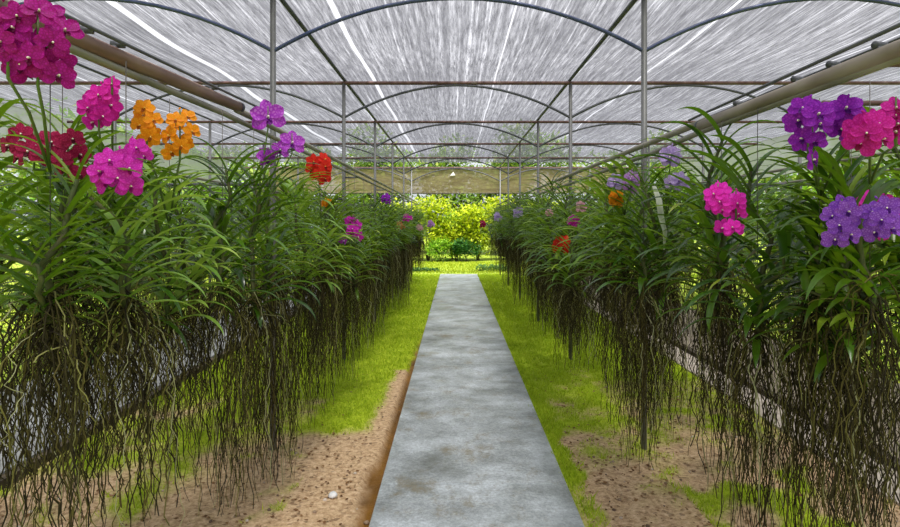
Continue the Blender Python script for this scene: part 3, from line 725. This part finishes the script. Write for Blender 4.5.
# flowering plants of the front rows: plant x, y, base z; then clusters (px, py, Y, w px, h px, n, colour, size)
def cl(px, py, Y, wp, hp, n, col, size, **k):
    Y *= .92 if Y < 3.4 else .86 if Y < 8 else .88; size *= 1.03
    return dict(cen=P(px, py, Y), w=wp * Y / F, h=hp * Y / F, n=n, col=col, size=size, **k)
FLOWERING = [
 ('left', -1.12, 1.66, 1.32, 'with the deep magenta flowers at the top left corner, overlapping the brown pipe',
   [cl(38, 42, 1.50, 80, 98, 12, 'deep_magenta', .078), cl(8, 40, 1.46, 60, 85, 6, 'deep_magenta', .078)], 'low'),
 ('left', -1.40, 2.14, 1.30, 'with dark crimson red flowers at the left edge',
   [cl(34, 148, 1.94, 66, 48, 8, 'crimson', .074), cl(68, 157, 1.96, 46, 62, 6, 'crimson', .072)], 2),
 ('left', -1.38, 2.42, 1.12, 'with magenta pink flowers left of the orange ones, under the brown pipe',
   [cl(99, 107, 2.26, 46, 54, 8, 'magenta', .088), cl(112, 84, 2.26, 16, 16, 1, 'magenta', .06)], 5),
 ('left', -1.02, 1.86, 1.30, 'with the bright pinkish magenta flower ball below the orange flowers',
   [cl(117, 172, 1.80, 56, 54, 9, 'bright_magenta', .078), cl(136, 152, 1.84, 36, 30, 3, 'bright_magenta', .065)], 'small'),
 ('left', -1.18, 2.48, 1.16, 'with two spikes of bright orange flowers',
   [cl(147, 126, 2.30, 34, 56, 7, 'orange', .070), cl(180, 134, 2.33, 42, 58, 8, 'orange', .072)], 4),
 ('left', -1.04, 3.10, 1.12, 'with large light purple flowers beside the nearest left post',
   [cl(268, 117, 3.30, 28, 26, 1, 'purple', .17, buds=0), cl(292, 143, 3.30, 24, 24, 1, 'purple', .15, buds=0), cl(266, 158, 3.34, 20, 24, 2, 'purple', .10), cl(280, 150, 3.36, 12, 16, 1, 'purple', .10, buds=0)], 0),
 ('left', -1.08, 4.85, 1.16, 'with the round red flower cluster on the left',
   [cl(319, 169, 4.78, 29, 34, 9, 'red', .105)], 1),
 ('left', -1.16, 5.35, 1.12, 'with small yellow orange flowers under the red cluster',
   [cl(327, 203, 5.2, 14, 12, 3, 'orange', .075)], 3),
 ('left', -0.98, 5.85, 1.02, 'with pink magenta flowers low on the left, next along from the red cluster',
   [cl(354, 229, 5.7, 22, 30, 5, 'bright_magenta', .105), cl(342, 240, 5.7, 12, 12, 2, 'purple', .08)], 6),
 ('left', -1.10, 9.55, 1.24, 'with a dark purple flower at the far left, by the rail',
   [cl(386, 199, 9.45, 12, 14, 4, 'violet', .11)], 5),
 ('left', -1.05, 12.0, 1.15, 'with red and pink flowers together at the far left',
   [cl(401, 226, 11.8, 11, 11, 4, 'salmon', .12), cl(408, 218, 11.9, 13, 10, 4, 'bright_magenta', .12)], 2),
 ('left', -1.02, 15.0, 1.12, 'with pale salmon flowers at the far left',
   [cl(420, 228, 14.7, 10, 8, 4, 'pale_pink', .12)], 7),
 ('left', -0.95, 16.6, 1.12, 'with lilac flowers at the far end of the left row',
   [cl(431, 224, 16.4, 9, 9, 4, 'mauve', .13)], 8),
 ('right', 1.30, 2.14, 1.26, 'with vivid violet flowers under the thick grey pipe',
   [cl(812, 116, 1.96, 56, 44, 5, 'violet', .094), cl(850, 122, 1.98, 44, 58, 5, 'violet', .094), cl(808, 140, 1.98, 40, 30, 2, 'violet', .09), cl(812, 160, 1.96, 24, 14, 1, 'violet', .075, buds=0)], 5),
 ('right', 1.30, 1.88, 1.30, 'with crimson pink flowers at the right edge under the thick grey pipe',
   [cl(870, 133, 1.66, 54, 48, 8, 'pink', .078), cl(896, 120, 1.68, 30, 56, 4, 'pink', .078)], 'low'),
 ('right', 1.40, 2.12, 1.06, 'with two short spikes of blue violet flowers at the right edge',
   [cl(842, 223, 1.86, 42, 58, 8, 'blue_violet', .074), cl(882, 220, 1.84, 44, 50, 7, 'blue_violet', .076)], 3),
 ('right', 1.50, 2.28, 1.05, 'with magenta flowers tucked behind the blue violet ones at the right edge',
   [cl(884, 216, 2.12, 54, 56, 6, 'hot_pink', .085)], 7),
 ('right', 1.28, 2.92, 1.12, 'with hot pink flowers on an upright spike on the right',
   [cl(718, 200, 2.36, 28, 40, 6, 'hot_pink', .072), cl(736, 206, 2.38, 24, 36, 4, 'hot_pink', .068), cl(730, 228, 2.36, 32, 18, 3, 'hot_pink', .07, buds=0)], 6),
 ('right', 1.20, 3.42, 1.20, 'with pale lavender flowers close to the right rail',
   [cl(670, 157, 3.32, 20, 24, 3, 'lavender', .11), cl(676, 182, 3.30, 30, 20, 3, 'lavender', .09, buds=0)], 2),
 ('right', 1.20, 4.25, 1.22, 'with mottled mauve flowers above the orange flowers on the right',
   [cl(631, 182, 4.1, 18, 26, 5, 'mauve', .10), cl(615, 182, 4.2, 14, 16, 3, 'lavender', .09)], 8),
 ('right', 1.14, 4.55, 1.18, 'with orange flowers on the right',
   [cl(615, 199, 4.35, 17, 20, 6, 'orange', .08)], 4),
 ('right', 1.12, 5.9, 1.12, 'with pale pink flowers on the right',
   [cl(581, 207, 5.7, 12, 13, 4, 'pale_pink', .08)], 0),
 ('right', 1.08, 5.45, 1.02, 'with a small magenta bloom low in the leaves on the right',
   [cl(574, 221, 5.3, 14, 13, 4, 'bright_magenta', .085)], 3),
 ('right', 1.06, 6.3, 1.06, 'with bright red flowers low on the right',
   [cl(561, 245, 6.0, 20, 20, 6, 'red', .12)], 1),
 ('right', 1.15, 7.9, 1.16, 'with faint pink white flowers high in the right row',
   [cl(549, 213, 7.7, 9, 10, 3, 'pale_pink', .10)], 6),
 ('right', 1.15, 11.6, 1.22, 'with a lavender spray in the far part of the right row',
   [cl(518, 213, 11.2, 12, 14, 5, 'lavender', .13)], 5),
 ('right', 1.1, 14.4, 1.16, 'with bluish lilac flowers near the far end of the right row',
   [cl(498, 217, 14.0, 10, 11, 4, 'lavender', .14)], 2),
 ('right', 1.05, 17.0, 1.12, 'with dark red purple flowers at the far end of the right row',
   [cl(483, 224, 16.6, 7, 9, 4, 'crimson', .14)], 7),
]
rows = {'left': [], 'right': []}
for sd, x, y, zb, desc, cls, fi in FLOWERING:
    fol = SMALL[0] if fi == 'small' else SMALL[1] if fi == 'low' else FOL[fi]
    if y > 3.45: x *= .91; y *= .91
    rows[sd].append([y, x, zb, desc, cls, fol])

# flowerless plants fill the front rows
for sd, x0 in (('left', -1.08), ('right', 1.18)):
    y = 1.98 if sd == 'left' else 2.62
    if sd == 'right': rows[sd].append([3.28, 1.03, 1.20, None, [], FOL[5]]); rows[sd].append([2.32, 1.17, 1.15, None, [], FOL[0]])
    for k in range(5):
        yy = FY[k] * abs(x0) / abs(XP[0 if sd == 'left' else 1])
        rows[sd] = [r for r in rows[sd] if r[3] or abs(r[0] - yy) > .2]
        rows[sd].append([yy, x0, 1.17 if sd == 'left' else 1.24, None, [], FOL[(3 * k + 3) % 9]])
    while y < 17.2:
        if all(abs(y - r[0]) > .21 for r in rows[sd] if abs(r[1] - x0) < .2) and not (sd == 'left' and 2.92 < y < 3.32):
            rows[sd].append([y, x0 + R.gauss(0, .05), (1.20 if sd == 'left' else 1.27) + R.gauss(0, .06), None, [], R.choice(FOL)])
        y += .36 + .008 * y + R.uniform(-.04, .04)
    rows[sd].sort(key=lambda r: r[0])
SHORT = {}
for sd in rows:
    last = 'front end'; cnt = 0
    for y, x, zb, desc, cls, fol in rows[sd]:
        zrl = zl(y) if sd == 'left' else zr(y)
        if desc:
            label = 'hanging orchid ' + desc; last = desc; cnt = 0
        else:
            if last == 'front end': label = f'{ORD[cnt]} flowerless orchid from the near end of the {sd} front row'
            else:
                w = last.replace('with ', '').replace('the ', '', 1) if last.startswith('with the') else last.replace('with ', '')
                w = w.split(',')[0]
                if w.startswith('a '): w = w[2:]
                for cut in (' at the', ' beside', ' below', ' under', ' close', ' above', ' low', ' on ', ' in ', ' near', ' left of', ' tucked', ' high', ' together'): w = w.split(cut)[0]
                label = f'{ORD[cnt]} flowerless orchid beyond the {w}, {sd} of the path'
            cnt += 1
        rt = None
        if sd == 'left': tip = R.uniform(.05, .42) if y > 2.7 else R.uniform(.40, .62)
        else: tip = R.uniform(.22, .60)
        tip += .015 * y
        if any(abs(y - v * abs(x0_ / xp_)) < .02 for v in FY for x0_, xp_ in ((1.08, XP[0]), (1.18, XP[1]))): tip = .08; rt = DENSE
        p = orchid(x, y, zb, zrl, label, f'front row orchids on the {sd}', fol, R.choice([0, PI]) + R.gauss(0, .22 if fol is not FOL[0] else .06), R.uniform(.92, 1.08) * (1.1 if fol is FOL[0] else 1), max(.4, zb - tip), rt)
        if desc and 'pale lavender flowers close' in desc:
            iv = Vector(p.location); rzm = Matrix.Rotation(-p.rotation_euler.z, 3, 'Z'); pts = [rzm @ (P(a, b, 3.0) - iv) for a, b in ((654, 186), (659, 200), (661, 216), (665, 232), (664, 250))]
            dm = MB(); side = rzm @ Vector((1, .3, 0)).normalized(); wd = [.012, .018, .018, .013, .003]; vv = []
            for q, ww in zip(pts, wd): vv += [q - side * ww, q + rzm @ Vector((0, -.006, 0)), q + side * ww]
            dm.add(vv, [f for i in range(4) for f in ((i * 3, i * 3 + 1, i * 3 + 4, i * 3 + 3), (i * 3 + 1, i * 3 + 2, i * 3 + 5, i * 3 + 4))])
            o = dm.build('dry_leaf', M['dry'], p); o['label'] = 'pale silvery dried leaf hanging down'
        for c in cls: spike(p, **c)
# rows behind
for sd in BACK:
    for k, x in enumerate(BACK[sd]):
        near, st = [(1.9, .50), (2.6, .54), (4.6, .78), (5.6, .82)][k]
        y = near
        while y < 17.2:
            orchid(x + R.gauss(0, .07), y, 1.20 + R.gauss(0, .09), 1.88 if abs(x) < 3 else 1.72,
                   f'flowerless orchid hanging deep in the {sd} benches behind the front row', f'back row orchids on the {sd}', None,
                   R.uniform(0, 2 * PI), R.uniform(.9, 1.1), R.uniform(.6, .98) * (.62 if y < 4.2 else 1))
            y += st * R.uniform(.85, 1.15)

# ------------------------------------------------------------------ garden beyond
def leaf_cloud(mb, n, blobs, size, flat=.5, tips=True):
    for _ in range(n):
        c, r = R.choice(blobs)
        d = Vector((R.gauss(0, 1), R.gauss(0, 1), R.gauss(0, 1))).normalized() * (R.random() ** .33)
        p = Vector(c) + Vector((d.x * r[0], d.y * r[1], d.z * r[2]))
        s = size * R.uniform(.6, 1.3); az = R.uniform(0, 2 * PI); el = R.uniform(-.7, .9)
        f = Vector((math.cos(az) * math.cos(el), math.sin(az) * math.cos(el), math.sin(el))); sd = Vector((-math.sin(az), math.cos(az), 0))
        up = sd.cross(f)
        mb.add([p, p + f * s * .5 + sd * s * .24 + up * s * .06, p + f * s - up * s * .15, p + f * s * .5 - sd * s * .24 + up * s * .06, p + f * s * .5 - up * s * .02],
               [(0, 4, 1), (1, 4, 2), (0, 3, 4), (3, 2, 4)])

def shrub(name, x, y, w, h, n, size, mat, label, cat, group=None, trunk=.5, blobs=None):
    root = empty(name, (x, y, .02)); mark(root, label, cat, group)
    bl = blobs or [((R.uniform(-.5, .5) * w * .6, R.uniform(-.3, .3) * w * .6, h * R.uniform(.35, .78)), (w * .32, w * .28, h * .24)) for _ in range(7)] + [((0, 0, h * .3), (w * .42, w * .32, h * .28))]
    mb = MB(); leaf_cloud(mb, n, bl, size); mb.build('foliage', mat, root, smooth=False)
    mb = MB()
    for k in range(5):
        a = R.uniform(0, 2 * PI); b = bl[k % len(bl)][0]
        mb.tube([(math.cos(a) * .04, math.sin(a) * .04, 0), (b[0] * .4, b[1] * .4, h * .3), (b[0] * .9, b[1] * .9, b[2])], [.03 * h / 2.5, .022 * h / 2.5, .008], 6)
    mb.build('branches' if trunk else 'stem', M['bark'], root)
    return root

def gx(px, Y): return (px - 455) / F * Y
SH = [  # px, Y, width, height, n, leaf, material, label
 (428, 24.6, 2.0, 2.7, 2600, .20, 'bush_yellow', 'yellow green shrub beyond the far end of the left orchid row'),
 (452, 25.6, 1.9, 2.2, 2400, .18, 'bush_green', 'mid green shrub just left of centre behind the lawn'),
 (478, 24.8, 2.1, 2.4, 2600, .20, 'bush_yellow', 'bright yellow shrub behind the lawn, right of centre'),
 (507, 25.2, 2.2, 2.8, 2600, .20, 'bush_yellow', 'yellow green shrub partly hidden by the far end of the right orchid row'),
 (466, 24.0, 1.2, 1.35, 1500, .13, 'bush_dark', 'low dark green bush at the centre behind the lawn'),
 (441, 23.9, 1.2, 1.0, 1300, .14, 'bush_green', 'low leafy green plant left of the dark bush behind the lawn'),
 (456, 24.4, 1.1, 1.65, 1300, .17, 'bush_yellow', 'small yellow shrub directly behind the path end'),
 (400, 25.0, 2.6, 2.6, 2400, .20, 'bush_yellow', 'yellow green shrub mostly hidden behind the left orchids'),
 (540, 25.0, 2.6, 2.6, 2400, .20, 'bush_yellow', 'yellow green shrub mostly hidden behind the right orchids'),
]
for px, Y, w, h, n, s, mat, lab in SH:
    shrub('shrub', gx(px, Y), Y, w, h, n, s, M[mat], lab, 'shrub', 'shrubs behind the lawn')
def hedge(x0, x1, y, h, lab, mat):
    root = empty('edging_plant', ((x0 + x1) / 2, y, .0)); mark(root, lab, 'hedge')
    n = max(3, int((x1 - x0) / .2)); w = (x1 - x0) / 2
    bl = [((-w + 2 * w * (i + .5) / n, R.uniform(-.05, .05), h * .5), (.16, .16, h * .5)) for i in range(n)]
    mb = MB(); leaf_cloud(mb, 1300, bl, .06); mb.build('foliage', M[mat], root, smooth=False)
    mb = MB()
    for b, _ in bl: mb.tube([(b[0], b[1], 0), (b[0], b[1], h * .6)], .008, 5)
    mb.build('stem', M['bark'], root)
hedge(.72, 1.75, 19.3, .24, 'low dark green edging plants right of the path end', 'bush_dark')
hedge(-1.6, -.55, 19.2, .13, 'low dull green edging plants left of the path end', 'bush_dark')

def tree(x, y, h, w, mat, lab, group, n=4600, size=.36):
    root = empty('tree', (x, y, -.1)); mark(root, lab, 'tree', group)
    bl = [((R.uniform(-.5, .5) * w * .7, R.uniform(-.5, .5) * w * .7, h * R.uniform(.22, .86)), (w * .26, w * .26, h * .16)) for _ in range(13)]
    mb = MB(); leaf_cloud(mb, n, bl, size); mb.build('crown', mat, root, smooth=False)
    mb = MB(); mb.tube([(0, 0, 0), (.05, .02, h * .3), (0, 0, h * .7)], [.15, .12, .05], 8)
    for b, _ in bl[:5]: mb.tube([(0, 0, h * .3), (b[0] * .5, b[1] * .5, h * .42), b], [.07, .05, .02], 6)
    mb.build('trunk', M['bark'], root)
for k, (x, y, h, w) in enumerate([(-13, 33, 6.6, 6), (-8.5, 31, 5.6, 5), (-4.2, 32, 7.0, 5), (0.3, 33, 6.4, 5.4), (4.4, 31.5, 6.7, 5), (8.8, 32, 6.5, 5.4), (13, 33, 6.2, 6)]):
    tree(x, y, h, w, M['tree'], f'{ORD[k]} green tree from the left in the row far behind the brown net', 'trees behind the far end')
for sd, s in (('left', -1), ('right', 1)):
    for k, y in enumerate([4.5, 8.0, 11.5, 15.0, 18.5, 22.0]):
        shrub('shrub', s * R.uniform(9.2, 10), y, 3.6, 4.6, 1500, .30, M['bush_green'] if k % 2 else M['tree'], f'tall shrub outside the {sd} side of the shade house, glimpsed through the orchids', 'shrub', f'shrubs outside on the {sd}')

# ------------------------------------------------------------------ sky and light
w = bpy.data.worlds.new('overcast'); scene.world = w; w.use_nodes = True
nt = w.node_tree; nt.nodes.clear(); L = nt.links.new
out = nt.nodes.new('ShaderNodeOutputWorld'); bg = nt.nodes.new('ShaderNodeBackground')
tc = nt.nodes.new('ShaderNodeTexCoord'); sp = nt.nodes.new('ShaderNodeSeparateXYZ'); L(tc.outputs['Generated'], sp.inputs[0])
cr = ramp(nt, sp.outputs['Z'], [(0.0, (0.62, 0.66, 0.72)), (0.25, (0.97, 0.97, 1.03)), (1.0, (2.2, 2.25, 2.35))])
L(cr.outputs[0], bg.inputs[0]); bg.inputs[1].default_value = 1.0; L(bg.outputs[0], out.inputs[0])
sl = bpy.data.lights.new('sun', 'SUN'); sl.energy = 6.0; sl.angle = math.radians(14); sl.color = (1.0, 0.96, 0.88)
so = bpy.data.objects.new('sun', sl); COL.objects.link(so); so.rotation_euler = (math.radians(24), math.radians(8), 0)

# ------------------------------------------------------------------ camera
cam = bpy.data.cameras.new('camera'); cam.sensor_width = 36; cam.lens = 24
cam.shift_x = -5 / 900; cam.shift_y = -41.5 / 900; cam.clip_start = .05; cam.clip_end = 300
co = bpy.data.objects.new('camera', cam); COL.objects.link(co); co.location = (0, 0, EYE); co.rotation_euler = (PI / 2, 0, 0)
scene.camera = co
scene.cycles.transparent_max_bounces = 24
scene.cycles.max_bounces = 8
scene.cycles.use_denoising = True
vs_ = scene.view_settings
vs_.view_transform = 'Standard'; vs_.look = 'None'; vs_.gamma = 1; vs_.use_curve_mapping = False; vs_.exposure = 0.22
